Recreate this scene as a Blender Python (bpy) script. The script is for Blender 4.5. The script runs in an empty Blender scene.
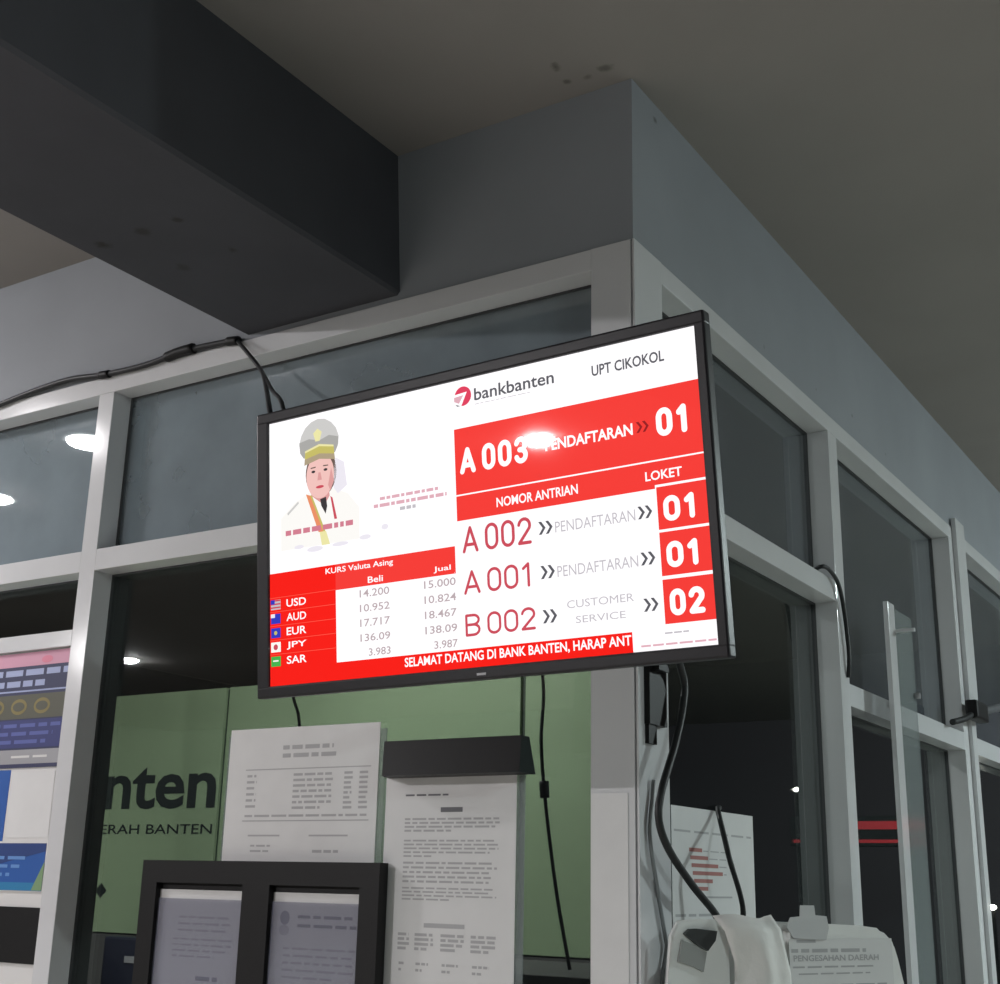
import bpy, bmesh, math, random
from mathutils import Vector, Matrix

S = bpy.context.scene
COL = S.collection

# ---------------------------------------------------------------- camera
cam_data = bpy.data.cameras.new('camera')
cam_data.sensor_width = 36.0
cam_data.sensor_fit = 'HORIZONTAL'
cam_data.lens = 36.0 * 1307.63 / 1000.0
cam_data.clip_start = 0.02
cam = bpy.data.objects.new('camera', cam_data)
COL.objects.link(cam)
_r = Vector((0.84571484, 0.53322445, 0.02093073))
_u = Vector((0.13630127, -0.25376847, 0.95761346))
_f = Vector((-0.51593446, 0.80701503, 0.28729493))
cam.matrix_world = Matrix(((_r.x, _u.x, -_f.x, 0.91243921),
                           (_r.y, _u.y, -_f.y, -1.84032854),
                           (_r.z, _u.z, -_f.z, 1.6),
                           (0, 0, 0, 1)))
S.camera = cam

# ---------------------------------------------------------------- world, exposure
S.view_settings.view_transform = 'Standard'
S.view_settings.look = 'None'
S.view_settings.gamma = 1.0
S.view_settings.use_curve_mapping = False
S.view_settings.exposure = 0.0
world = bpy.data.worlds.new('night')
S.world = world
world.use_nodes = True
_bg = world.node_tree.nodes['Background']
_bg.inputs[0].default_value = (0.74, 0.74, 0.80, 1)
_bg.inputs[1].default_value = 0.06

LAMP = 660.0          # radiance of the domed ceiling lamps
LAMPS = [             # x, y, strength factor, label
    (-2.50, -0.81, 0.75, 'round ceiling lamp left of the dark beam, nearer the window'),
    (-3.37, -1.10, 0.65, 'round ceiling lamp farther left along the window wall'),
    (-2.53, -4.96, 7.2, 'round ceiling lamp behind the viewer, mirrored in the television'),
    (-5.90, -4.10, 2.0, 'round ceiling lamp far behind the viewer at the left'),
    (-1.50, 0.62, 1.25, 'round ceiling lamp inside the booth in front of the green partition'),
    (3.20, -1.80, 1.7, 'added unseen fill lamp behind the viewer at the right'),  # unseen lamp added to brighten the kiosk and right wall
    (2.60, 3.30, 5.0, 'round ceiling lamp over the walkway beside the right windows'),
]

# ---------------------------------------------------------------- materials
def lin(c):
    out = []
    for v in c:
        v = v / 255.0
        out.append(v / 12.92 if v <= 0.04045 else ((v + 0.055) / 1.055) ** 2.4)
    return (out[0], out[1], out[2], 1.0)

MATS = {}
def mat(name, rgb, rough=0.5, spec=0.5, metal=0.0, noise=0.0, scale=8.0, emit=None, estr=0.0, bump=0.0, coat=0.0):
    if name in MATS:
        return MATS[name]
    m = bpy.data.materials.new(name)
    m.use_nodes = True
    nt = m.node_tree
    b = nt.nodes['Principled BSDF']
    c = lin(rgb)
    b.inputs['Base Color'].default_value = c
    b.inputs['Roughness'].default_value = rough
    b.inputs['Specular IOR Level'].default_value = spec
    b.inputs['Metallic'].default_value = metal
    b.inputs['Coat Weight'].default_value = coat
    if emit is not None:
        b.inputs['Emission Color'].default_value = lin(emit)
        b.inputs['Emission Strength'].default_value = estr
    if noise or bump:
        tc = nt.nodes.new('ShaderNodeTexCoord')
        nz = nt.nodes.new('ShaderNodeTexNoise')
        nz.inputs['Scale'].default_value = scale
        nz.inputs['Detail'].default_value = 5
        nt.links.new(tc.outputs['Object'], nz.inputs['Vector'])
        if noise:
            rp = nt.nodes.new('ShaderNodeValToRGB')
            rp.color_ramp.elements[0].position = 0.3
            rp.color_ramp.elements[1].position = 0.7
            rp.color_ramp.elements[0].color = tuple(v * (1 - noise) for v in c[:3]) + (1,)
            rp.color_ramp.elements[1].color = tuple(min(1, v * (1 + noise)) for v in c[:3]) + (1,)
            nt.links.new(nz.outputs['Fac'], rp.inputs['Fac'])
            nt.links.new(rp.outputs['Color'], b.inputs['Base Color'])
        if bump:
            bp = nt.nodes.new('ShaderNodeBump')
            bp.inputs['Strength'].default_value = bump
            bp.inputs['Distance'].default_value = 0.01
            nt.links.new(nz.outputs['Fac'], bp.inputs['Height'])
            nt.links.new(bp.outputs['Normal'], b.inputs['Normal'])
    MATS[name] = m
    return m

def stained(m, spots):
    """dark stains of their own shape: (x, y, z, radius, darkness)"""
    nt = m.node_tree
    b = nt.nodes['Principled BSDF']
    src = b.inputs['Base Color'].links[0].from_socket if b.inputs['Base Color'].links else None
    tc = nt.nodes.new('ShaderNodeTexCoord')
    nz = nt.nodes.new('ShaderNodeTexNoise'); nz.inputs['Scale'].default_value = 45; nz.inputs['Detail'].default_value = 4
    nt.links.new(tc.outputs['Object'], nz.inputs['Vector'])
    for (x, y, z, r, k) in spots:
        d = nt.nodes.new('ShaderNodeVectorMath'); d.operation = 'DISTANCE'
        d.inputs[1].default_value = (x, y, z)
        nt.links.new(tc.outputs['Object'], d.inputs[0])
        a = nt.nodes.new('ShaderNodeMath'); a.operation = 'MULTIPLY_ADD'
        nt.links.new(nz.outputs['Fac'], a.inputs[0]); a.inputs[1].default_value = r * 1.6
        nt.links.new(d.outputs['Value'], a.inputs[2])
        mr = nt.nodes.new('ShaderNodeMapRange')
        mr.interpolation_type = 'SMOOTHSTEP'
        mr.inputs['From Min'].default_value = r * 0.9; mr.inputs['From Max'].default_value = r * 1.7
        mr.inputs['To Min'].default_value = k; mr.inputs['To Max'].default_value = 0.0
        nt.links.new(a.outputs[0], mr.inputs['Value'])
        mx = nt.nodes.new('ShaderNodeMix'); mx.data_type = 'RGBA'
        nt.links.new(mr.outputs['Result'], mx.inputs['Factor'])
        if src: nt.links.new(src, mx.inputs['A'])
        else: mx.inputs['A'].default_value = b.inputs['Base Color'].default_value
        mx.inputs['B'].default_value = (0.02, 0.017, 0.014, 1)
        src = mx.outputs['Result']
    nt.links.new(src, b.inputs['Base Color'])

def glass_mat(name, tint, rough=0.01, ior=1.5, dust=0.0, dust_rgb=(158, 170, 178)):
    m = bpy.data.materials.new(name); m.use_nodes = True
    nt = m.node_tree
    nt.nodes.remove(nt.nodes['Principled BSDF'])
    out = nt.nodes['Material Output']
    t = nt.nodes.new('ShaderNodeBsdfTransparent'); t.inputs[0].default_value = tint + (1,)
    g = nt.nodes.new('ShaderNodeBsdfGlossy'); g.inputs['Roughness'].default_value = rough
    g.inputs['Color'].default_value = (0.95, 1.0, 0.99, 1)
    # Schlick reflectance of each face of the pane, the same from both sides
    r0 = ((ior - 1) / (ior + 1)) ** 2
    geo = nt.nodes.new('ShaderNodeNewGeometry')
    dt = nt.nodes.new('ShaderNodeVectorMath'); dt.operation = 'DOT_PRODUCT'
    nt.links.new(geo.outputs['Normal'], dt.inputs[0]); nt.links.new(geo.outputs['Incoming'], dt.inputs[1])
    def mth(op, a, b):
        n = nt.nodes.new('ShaderNodeMath'); n.operation = op
        for i, v in enumerate((a, b)):
            if v is None: continue
            if isinstance(v, (int, float)): n.inputs[i].default_value = v
            else: nt.links.new(v, n.inputs[i])
        return n.outputs[0]
    c = mth('ABSOLUTE', dt.outputs['Value'], None)
    k = mth('POWER', mth('SUBTRACT', 1.0, c), 5.0)
    f = mth('ADD', mth('MULTIPLY', k, 1 - r0), r0)
    mx = nt.nodes.new('ShaderNodeMixShader')
    clear = t.outputs[0]
    if dust:
        d = nt.nodes.new('ShaderNodeBsdfDiffuse'); d.inputs['Color'].default_value = lin(dust_rgb)
        tc = nt.nodes.new('ShaderNodeTexCoord'); nz = nt.nodes.new('ShaderNodeTexNoise')
        nz.inputs['Scale'].default_value = 5.0; nz.inputs['Detail'].default_value = 6
        nt.links.new(tc.outputs['Object'], nz.inputs['Vector'])
        amt = mth('MULTIPLY', mth('ADD', mth('MULTIPLY', nz.outputs['Fac'], 0.8), 0.6), dust)
        md = nt.nodes.new('ShaderNodeMixShader')
        nt.links.new(amt, md.inputs[0]); nt.links.new(t.outputs[0], md.inputs[1]); nt.links.new(d.outputs[0], md.inputs[2])
        clear = md.outputs[0]
    nt.links.new(f, mx.inputs[0]); nt.links.new(clear, mx.inputs[1]); nt.links.new(g.outputs[0], mx.inputs[2])
    nt.links.new(mx.outputs[0], out.inputs['Surface'])
    MATS[name] = m
    return m

def film_mat(name, rgb, opac, rough=0.25):
    """thin plastic film: part diffuse, part clear"""
    m = bpy.data.materials.new(name); m.use_nodes = True
    nt = m.node_tree
    b = nt.nodes['Principled BSDF']
    b.inputs['Base Color'].default_value = lin(rgb)
    b.inputs['Roughness'].default_value = rough
    b.inputs['Alpha'].default_value = opac
    MATS[name] = m
    return m

def emi(name, rgb, s=1.0):
    # glossy dark screen glass that gives off light of this colour
    return mat(name, (6, 6, 7), rough=0.025, spec=0.22, emit=rgb, estr=s)

M_CEIL = mat('ceiling_paint', (144, 140, 137), rough=0.85, spec=0.2, noise=0.05, scale=2.5, bump=0.05)
stained(M_CEIL, [(-0.105, -0.095, 3.0, 0.016, 0.55), (-0.11, -0.045, 3.0, 0.013, 0.5), (-0.03, -0.045, 3.0, 0.02, 0.5), (-0.07, -0.04, 3.0, 0.012, 0.35)])
M_WALL = mat('wall_paint', (140, 144, 149), rough=0.7, spec=0.25, noise=0.06, scale=3.0, bump=0.06)
stained(M_WALL, [(-0.01, 0.0, 2.815, 0.006, 0.7), (0.0, 0.95, 2.72, 0.008, 0.7), (0.0, 1.22, 2.74, 0.008, 0.6), (0.0, 1.5, 2.72, 0.008, 0.6),
                 (0.0, 0.10, 2.965, 0.012, 0.6), (0.0, 0.62, 2.705, 0.01, 0.5)])
M_BEAM = mat('beam_paint', (70, 71, 76), rough=0.75, spec=0.25, noise=0.08, scale=5.0, bump=0.08)
stained(M_BEAM, [(-0.851, -0.431, 2.69, 0.02, 0.85), (-0.751, -0.43, 2.69, 0.024, 0.6), (-0.663, -0.43, 2.69, 0.015, 0.7),
                 (-0.66, -0.299, 2.69, 0.014, 0.75), (-0.791, -0.291, 2.69, 0.02, 0.45)])
M_FRAME = mat('white_powder_coated_aluminium', (205, 206, 208), rough=0.12, spec=0.5, noise=0.03, scale=6)
M_FLOOR = mat('floor_tile', (190, 186, 178), rough=0.35, spec=0.4, noise=0.06, scale=1.5)
M_GREEN = mat('green_laminate', (146, 166, 132), rough=0.55, spec=0.3, noise=0.03, scale=2)
M_SEAM = mat('green_seam', (48, 64, 48), rough=0.6)
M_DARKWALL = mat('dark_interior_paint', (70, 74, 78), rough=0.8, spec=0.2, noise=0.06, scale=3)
M_GASK = mat('grey_rubber_gasket', (72, 74, 76), rough=0.8)
M_SHADE = mat('dark_shade_lining', (44, 46, 47), rough=0.7)
M_GREY = mat('grey_laminate', (78, 78, 76), rough=0.6)
M_GLASS = glass_mat('window_glass', (0.66, 0.69, 0.68), ior=1.6)
M_DUSTY = glass_mat('dusty_window_glass', (0.66, 0.69, 0.68), ior=1.6, dust=0.42)
M_DUSTY_R = glass_mat('lightly_dusty_window_glass', (0.66, 0.69, 0.68), ior=1.6, dust=0.16, dust_rgb=(150, 154, 164))
M_ACRYL = film_mat('clear_acrylic', (150, 160, 160), 0.42, 0.12)
M_SLEEVE = film_mat('plastic_sleeve', (138, 140, 158), 0.36, 0.2)
M_BLACK = mat('black_plastic', (11, 11, 12), rough=0.5, spec=0.3)
M_TVBLK = mat('television_black_plastic', (20, 18, 23), rough=0.4, spec=0.35)
M_CABLE = mat('black_cable_rubber', (26, 28, 30), rough=0.5, spec=0.4)
M_GCABLE = mat('grey_cable', (132, 136, 138), rough=0.5)
M_PAPER = mat('white_paper', (214, 214, 214), rough=0.8, spec=0.15, noise=0.02, scale=20)
M_INK = mat('grey_print', (174, 174, 176), rough=0.8, spec=0.1)
M_INKD = mat('dark_print', (118, 118, 122), rough=0.8, spec=0.1)
M_INKR = mat('red_print', (172, 122, 118), rough=0.8, spec=0.1)
M_PINK = mat('pink_print', (205, 150, 172), rough=0.5)
M_NAVY = mat('navy_print', (46, 50, 84), rough=0.5)
M_OLIVE = mat('olive_print', (84, 84, 72), rough=0.5)
M_YELL = mat('gold_print', (128, 116, 70), rough=0.5)
M_BLUE = mat('blue_print', (52, 76, 150), rough=0.5)
M_ROYAL = mat('royal_blue_print', (30, 84, 160), rough=0.5)
M_TEAL = mat('teal_print', (36, 120, 168), rough=0.5)
M_LBLUE = mat('pale_print', (160, 170, 205), rough=0.5)
M_SILV = mat('silver_strip', (160, 160, 164), rough=0.35, metal=0.3)
M_BOARD = mat('white_panel_board', (212, 211, 210), rough=0.5)
M_KIOSK = mat('white_kiosk_plastic', (226, 227, 225), rough=0.35, spec=0.45)
M_SENSOR = mat('dark_grey_window', (62, 64, 64), rough=0.3)
M_LETTER = mat('black_sign_letters', (26, 36, 34), rough=0.4)
M_STEEL = mat('brushed_steel', (150, 150, 152), rough=0.35, metal=0.8)
M_NAVYPL = mat('navy_monitor_plastic', (34, 38, 58), rough=0.5)
M_CHAIR = mat('grey_chair_fabric', (98, 108, 104), rough=0.9, bump=0.2, scale=60)
M_TRIMW = mat('white_lamp_trim', (225, 225, 222), rough=0.4)
M_LAMP = {}

# ---------------------------------------------------------------- mesh helpers
def box(bm, x0, x1, y0, y1, z0, z1, mi=0, bevel=0.0):
    vs = [bm.verts.new((x, y, z)) for x in (x0, x1) for y in (y0, y1) for z in (z0, z1)]
    q = [(0, 1, 3, 2), (4, 6, 7, 5), (0, 4, 5, 1), (2, 3, 7, 6), (0, 2, 6, 4), (1, 5, 7, 3)]
    fs = []
    for f in q:
        fc = bm.faces.new([vs[i] for i in f]); fc.material_index = mi; fs.append(fc)
    if bevel:
        es = list({e for f in fs for e in f.edges})
        bmesh.ops.bevel(bm, geom=es, offset=bevel, segments=2, affect='EDGES', profile=0.6)
    return fs

def prism(bm, pts, z0, z1, mi=0):
    a = [bm.verts.new((x, y, z0)) for x, y in pts]; b = [bm.verts.new((x, y, z1)) for x, y in pts]
    n = len(pts)
    for i in range(n):
        f = bm.faces.new((a[i], a[(i + 1) % n], b[(i + 1) % n], b[i])); f.material_index = mi
    f = bm.faces.new(a[::-1]); f.material_index = mi
    f = bm.faces.new(b); f.material_index = mi

def smooth_path(pts, n=8):
    P = [Vector(p) for p in pts]
    P = [P[0] * 2 - P[1]] + P + [P[-1] * 2 - P[-2]]
    out = []
    for i in range(1, len(P) - 2):
        for k in range(n):
            t = k / n
            p0, p1, p2, p3 = P[i - 1], P[i], P[i + 1], P[i + 2]
            out.append(0.5 * ((2 * p1) + (p2 - p0) * t + (2 * p0 - 5 * p1 + 4 * p2 - p3) * t * t + (3 * p1 - p0 - 3 * p2 + p3) * t ** 3))
    out.append(P[-2])
    return out

def tube(bm, pts, r, seg=8, smooth=8, mi=0):
    P = smooth_path(pts, smooth) if smooth else [Vector(p) for p in pts]
    rings = []
    ref = Vector((0.3, 0.2, 0.93))
    for i, p in enumerate(P):
        t = (P[min(i + 1, len(P) - 1)] - P[max(i - 1, 0)]).normalized()
        a = t.cross(ref)
        if a.length < 0.1: a = t.cross(Vector((1, 0, 0)))
        a.normalize(); b = t.cross(a)
        rr = r(i / (len(P) - 1)) if callable(r) else r
        rings.append([bm.verts.new(p + a * rr * math.cos(2 * math.pi * k / seg) + b * rr * math.sin(2 * math.pi * k / seg)) for k in range(seg)])
    for i in range(len(rings) - 1):
        for k in range(seg):
            f = bm.faces.new((rings[i][k], rings[i][(k + 1) % seg], rings[i + 1][(k + 1) % seg], rings[i + 1][k])); f.smooth = True; f.material_index = mi
    bm.faces.new(rings[0][::-1]).material_index = mi
    bm.faces.new(rings[-1]).material_index = mi

def disc(bm, c, r, z0, z1, seg=32, mi=0, r2=None):
    r2 = r if r2 is None else r2
    a = [bm.verts.new((c[0] + r * math.cos(2 * math.pi * k / seg), c[1] + r * math.sin(2 * math.pi * k / seg), z0)) for k in range(seg)]
    b = [bm.verts.new((c[0] + r2 * math.cos(2 * math.pi * k / seg), c[1] + r2 * math.sin(2 * math.pi * k / seg), z1)) for k in range(seg)]
    for k in range(seg):
        bm.faces.new((a[k], a[(k + 1) % seg], b[(k + 1) % seg], b[k])).material_index = mi
    bm.faces.new(a[::-1]).material_index = mi
    bm.faces.new(b).material_index = mi

def obj(name, bm, mats, parent=None, matrix=None, label=None, cat=None, group=None, kind=None):
    me = bpy.data.meshes.new(name)
    bmesh.ops.recalc_face_normals(bm, faces=bm.faces[:]) if matrix is None else None
    bm.to_mesh(me); bm.free()
    for m in (mats if isinstance(mats, (list, tuple)) else [mats]):
        me.materials.append(m)
    o = bpy.data.objects.new(name, me)
    COL.objects.link(o)
    if matrix is not None: o.matrix_world = matrix
    if parent is not None:
        o.parent = parent
    if label: o['label'] = label
    if cat: o['category'] = cat
    if group: o['group'] = group
    if kind: o['kind'] = kind
    return o

def thing(name, label, cat, loc=(0, 0, 0), group=None, kind=None):
    o = bpy.data.objects.new(name, None)
    o.empty_display_size = 0.05
    COL.objects.link(o)
    o.location = loc
    o['label'] = label; o['category'] = cat
    if group: o['group'] = group
    if kind: o['kind'] = kind
    return o

def part(name, bm, mats, parent, **k):
    """a part modelled in world coordinates under a thing's empty / mesh (which only translates)"""
    root = parent
    off = Vector((0, 0, 0))
    while root is not None:
        off += root.location; root = root.parent
    bmesh.ops.translate(bm, verts=bm.verts[:], vec=-off)
    return obj(name, bm, mats, parent, **k)

# flat printed layouts: polygons in (u, v) with a small level offset along the normal
_text_cache = {}
def text_polys(s, bold=0.0):
    key = (s, bold)
    if key in _text_cache: return _text_cache[key]
    cu = bpy.data.curves.new('t', 'FONT')
    cu.body = s; cu.size = 1.0; cu.offset = bold; cu.resolution_u = 3
    ob = bpy.data.objects.new('t', cu)
    COL.objects.link(ob)
    dg = bpy.context.evaluated_depsgraph_get()
    me = bpy.data.meshes.new_from_object(ob.evaluated_get(dg))
    vs = [(v.co.x, v.co.y) for v in me.vertices]
    fs = [tuple(p.vertices) for p in me.polygons]
    bpy.data.objects.remove(ob); bpy.data.curves.remove(cu); bpy.data.meshes.remove(me)
    x0 = min(v[0] for v in vs); x1 = max(v[0] for v in vs); y0 = min(v[1] for v in vs); y1 = max(v[1] for v in vs)
    vs = [((x - x0) / (x1 - x0), (y - y0) / (y1 - y0)) for x, y in vs]
    _text_cache[key] = (vs, fs)
    return vs, fs

class Flat:
    STEP = 0.00035
    def __init__(self):
        self.bm = bmesh.new(); self.mats = []
    def mi(self, m):
        if m not in self.mats: self.mats.append(m)
        return self.mats.index(m)
    def poly(self, pts, m, lvl=1):
        vs = [self.bm.verts.new((u, v, lvl * self.STEP)) for u, v in pts]
        f = self.bm.faces.new(vs); f.material_index = self.mi(m)
        f.normal_update()
        if f.normal.z < 0: f.normal_flip()
    def rect(self, u0, v0, u1, v1, m, lvl=1):
        self.poly([(u0, v0), (u1, v0), (u1, v1), (u0, v1)], m, lvl)
    def ell(self, cu, cv, ru, rv, m, lvl=1, a0=0, a1=360, n=28):
        self.poly([(cu + ru * math.cos(math.radians(a0 + (a1 - a0) * k / n)), cv + rv * math.sin(math.radians(a0 + (a1 - a0) * k / n))) for k in range(n if a1 - a0 >= 360 else n + 1)], m, lvl)
    def text(self, s, u0, v0, u1, v1, m, lvl=2, bold=0.0, slant=0.0):
        vs, fs = text_polys(s, bold)
        i = self.mi(m)
        V = [self.bm.verts.new((u0 + x * (u1 - u0) + slant * y, v0 + y * (v1 - v0), lvl * self.STEP)) for x, y in vs]
        for f in fs:
            try:
                fc = self.bm.faces.new([V[k] for k in f]); fc.material_index = i
                fc.normal_update()
                if fc.normal.z < 0: fc.normal_flip()
            except ValueError: pass
    def strokes(self, s, u0, v0, u1, v1, m, lvl=2, w=0.16):
        """narrow upright display lettering drawn with strokes of one thickness"""
        def arc(cx, cy, rx, ry, a0, a1, n=10):
            return [(cx + rx * math.cos(math.radians(a0 + (a1 - a0) * k / n)), cy + ry * math.sin(math.radians(a0 + (a1 - a0) * k / n))) for k in range(n + 1)]
        G = {'0': [[(0, .3)] + [(0, .7)] + arc(.5, .7, .5, .3, 180, 0) + arc(.5, .3, .5, .3, 0, -180)],
             '1': [[(.10, .80), (.62, 1), (.62, 0)]],
             '2': [arc(.5, .72, .5, .28, 170, -25) + [(0, 0), (1, 0)]],
             '3': [arc(.48, .75, .46, .25, 165, -80) + [(.35, .52)], [(.35, .52)] + arc(.48, .26, .50, .26, 85, -165)],
             'A': [[(0, 0), (.5, 1), (1, 0)], [(.18, .28), (.82, .28)]],
             'B': [[(0, 0), (0, 1)] + arc(.55, .76, .42, .24, 90, -90) + [(0, .52)], [(.55, .52)] + arc(.55, .26, .45, .26, 90, -90) + [(0, 0)]]}
        H = v1 - v0
        adv = [{' ': 0.10, '1': 0.85, 'A': 1.2, 'B': 1.1}.get(c, 1.0) for c in s]
        gap = 0.20
        tot = sum(adv) + gap * (len(s) - 1)
        W = (u1 - u0) / tot
        t = w * H
        x = u0
        for c, a_ in zip(s, adv):
            for st in G.get(c, []):
                P = [(x + t / 2 + p[0] * (W * a_ - t), v0 + t / 2 + p[1] * (H - t)) for p in st]
                for i, p in enumerate(P):
                    self.ell(p[0], p[1], t / 2, t / 2, m, lvl, n=10)
                    if i + 1 < len(P):
                        q = P[i + 1]; dx, dy = q[0] - p[0], q[1] - p[1]; L = math.hypot(dx, dy)
                        if L > 1e-6:
                            nx, ny = -dy / L * t / 2, dx / L * t / 2
                            self.poly([(p[0] + nx, p[1] + ny), (q[0] + nx, q[1] + ny), (q[0] - nx, q[1] - ny), (p[0] - nx, p[1] - ny)], m, lvl)
            x += W * (a_ + gap)
    def lines(self, u0, v0, u1, v1, n, m, lvl=1, fill=0.5, last=0.6, seed=1, word=0.03):
        """n rows of small word-like dashes"""
        rnd = random.Random(seed)
        h = (v1 - v0) / n
        for k in range(n):
            y = v1 - (k + 1) * h
            end = u0 + (u1 - u0) * (last if k == n - 1 else rnd.uniform(0.9, 1.0))
            x = u0
            while x < end:
                w = min(word * rnd.uniform(0.4, 1.5), end - x)
                self.rect(x, y + h * (0.5 - fill / 2), x + w, y + h * (0.5 + fill / 2), m, lvl)
                x += w + word * 0.22
    def slab(self, u0, v0, u1, v1, m, t=0.0012):
        fs = box(self.bm, u0, u1, v0, v1, -t, 0.0, self.mi(m))
        bmesh.ops.recalc_face_normals(self.bm, faces=fs)
    def build(self, name, M, parent=None, **k):
        return obj(name, self.bm, self.mats, parent, M, **k)

def frame_m(o, u, v):
    u = Vector(u).normalized(); v = Vector(v).normalized(); n = u.cross(v)
    return Matrix(((u.x, v.x, n.x, o[0]), (u.y, v.y, n.y, o[1]), (u.z, v.z, n.z, o[2]), (0, 0, 0, 1)))
def on_left(y):   return frame_m((0, y, 0), (1, 0, 0), (0, 0, 1))     # (u,v) = (x,z), facing -y
def on_right(x):  return frame_m((x, 0, 0), (0, 1, 0), (0, 0, 1))     # (u,v) = (y,z), facing +x
def under(par, M):
    return Matrix.Translation(-par.location) @ M

# ================================================================ SETTING
def struct(name, bm, m, label, cat, parent=None):
    return obj(name, bm, m, parent, label=label, cat=cat, kind='structure')

b = bmesh.new(); box(b, -9, 8, -8, 12, -0.1, 0.0)
struct('floor', b, M_FLOOR, 'pale tiled walkway floor below the picture', 'floor')
b = bmesh.new(); box(b, -9, 6, -7.5, 9, 3.0, 3.12)
struct('ceiling', b, M_CEIL, 'grey plaster ceiling with a few dark damp stains near the corner', 'ceiling')
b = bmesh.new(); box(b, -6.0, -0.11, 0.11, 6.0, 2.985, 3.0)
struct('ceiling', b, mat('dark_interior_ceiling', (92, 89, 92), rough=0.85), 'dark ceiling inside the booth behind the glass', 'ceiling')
b = bmesh.new()
_p0 = [b.verts.new((x, -7.0, z)) for x, z in ((-0.905, 3.0), (-0.905, 2.695), (-0.900, 2.69), (-0.513, 2.69), (-0.507, 2.697), (-0.528, 3.0))]
_p1 = [b.verts.new((v.co.x, 0.01, v.co.z)) for v in _p0]
for i in range(6): b.faces.new((_p0[i], _p0[(i + 1) % 6], _p1[(i + 1) % 6], _p1[i]))
b.faces.new(_p0[::-1]); b.faces.new(_p1)
struct('ceiling_beam', b, M_BEAM, 'dark grey concrete beam crossing overhead at upper left', 'beam')
b = bmesh.new(); prism(b, [(-6.0, 0.004), (-0.004, 0.004), (-0.11, 0.11), (-6.0, 0.11)], 2.677, 3.0)
struct('wall_left', b, M_WALL, 'blue grey painted wall strip above the left windows', 'wall')
b = bmesh.new(); prism(b, [(-0.004, 0.004), (-0.004, 8.0), (-0.11, 8.0), (-0.11, 0.11)], 2.677, 3.0)
struct('wall_right', b, M_WALL, 'blue grey painted wall strip above the right windows', 'wall')
b = bmesh.new(); box(b, -6.0, 0.0, 0.005, 0.10, 0.0, 1.05)
struct('wall_left_lower', b, M_BOARD, 'white low wall under the left windows', 'wall')
b = bmesh.new(); box(b, -0.10, -0.005, 0.10, 8.0, 0.0, 1.05)
struct('wall_right_lower', b, M_BOARD, 'white low wall under the right windows', 'wall')
b = bmesh.new(); box(b, -6.1, 0.0, 6.0, 6.1, 0.0, 3.0)
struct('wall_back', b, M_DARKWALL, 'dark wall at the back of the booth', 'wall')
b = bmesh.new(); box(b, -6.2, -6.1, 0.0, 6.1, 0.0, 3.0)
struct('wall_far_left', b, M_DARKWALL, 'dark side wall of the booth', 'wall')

# frames: four inch white aluminium, front face on y=0 / x=0
D = 0.098
XM = (-2.60, -2.552)      # next mullion to the left, out of frame
XL, XR = -1.3395, -1.2915
XP, YP = -0.084, 0.109
ZH0, ZH1 = 2.636, 2.677
ZT0, ZT1 = 2.2265, 2.2733
ZL0, ZL1 = 1.9992, 2.0495
Y1a, Y1b = 1.006, 1.068
Y2a, Y2b = 2.11, 2.235
Y3a, Y3b = 3.30, 3.36
b = bmesh.new()
prism(b, [(XP, 0), (-0.0075, 0), (-0.0075, 0.006), (-0.0035, 0.006), (-0.0035, 0), (0, 0), (0, YP), (XP, YP)], 1.05, ZH1)
struct('trim_1', b, M_FRAME, 'white aluminium corner post with a dark groove behind the television', 'post')
b = bmesh.new(); box(b, XL, XR, 0, D, 1.05, ZH0, bevel=0.0015)
struct('trim_2', b, M_FRAME, 'white aluminium upright between the two left windows', 'mullion')
b = bmesh.new(); box(b, XM[0], XM[1], 0, D, 1.05, ZH0)
struct('trim_3', b, M_FRAME, 'white aluminium upright at the far left end', 'mullion')
b = bmesh.new(); box(b, -6.0, XP, 0, D, ZH0, ZH1, bevel=0.0015)
struct('trim_4', b, M_FRAME, 'white aluminium head rail over the left windows', 'head rail')
b = bmesh.new(); box(b, -D, 0, YP, 8.0, ZH0, ZH1, bevel=0.0015)
struct('trim_5', b, M_FRAME, 'white aluminium head rail over the right windows', 'head rail')
b = bmesh.new(); box(b, -D, 0, Y1a, Y1b, 1.05, ZH0, bevel=0.0015)
struct('trim_6', b, M_FRAME, 'white aluminium upright right of the television', 'mullion')
b = bmesh.new(); box(b, -D, 0, Y2a, Y2b, 1.05, ZH0, bevel=0.0015)
struct('trim_7', b, M_FRAME, 'wide white aluminium upright near the right edge', 'mullion')
b = bmesh.new(); box(b, -D, 0, Y3a, Y3b, 1.05, ZH0, bevel=0.0015)
struct('trim_8', b, M_FRAME, 'white aluminium upright beyond the right edge', 'mullion')

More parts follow.
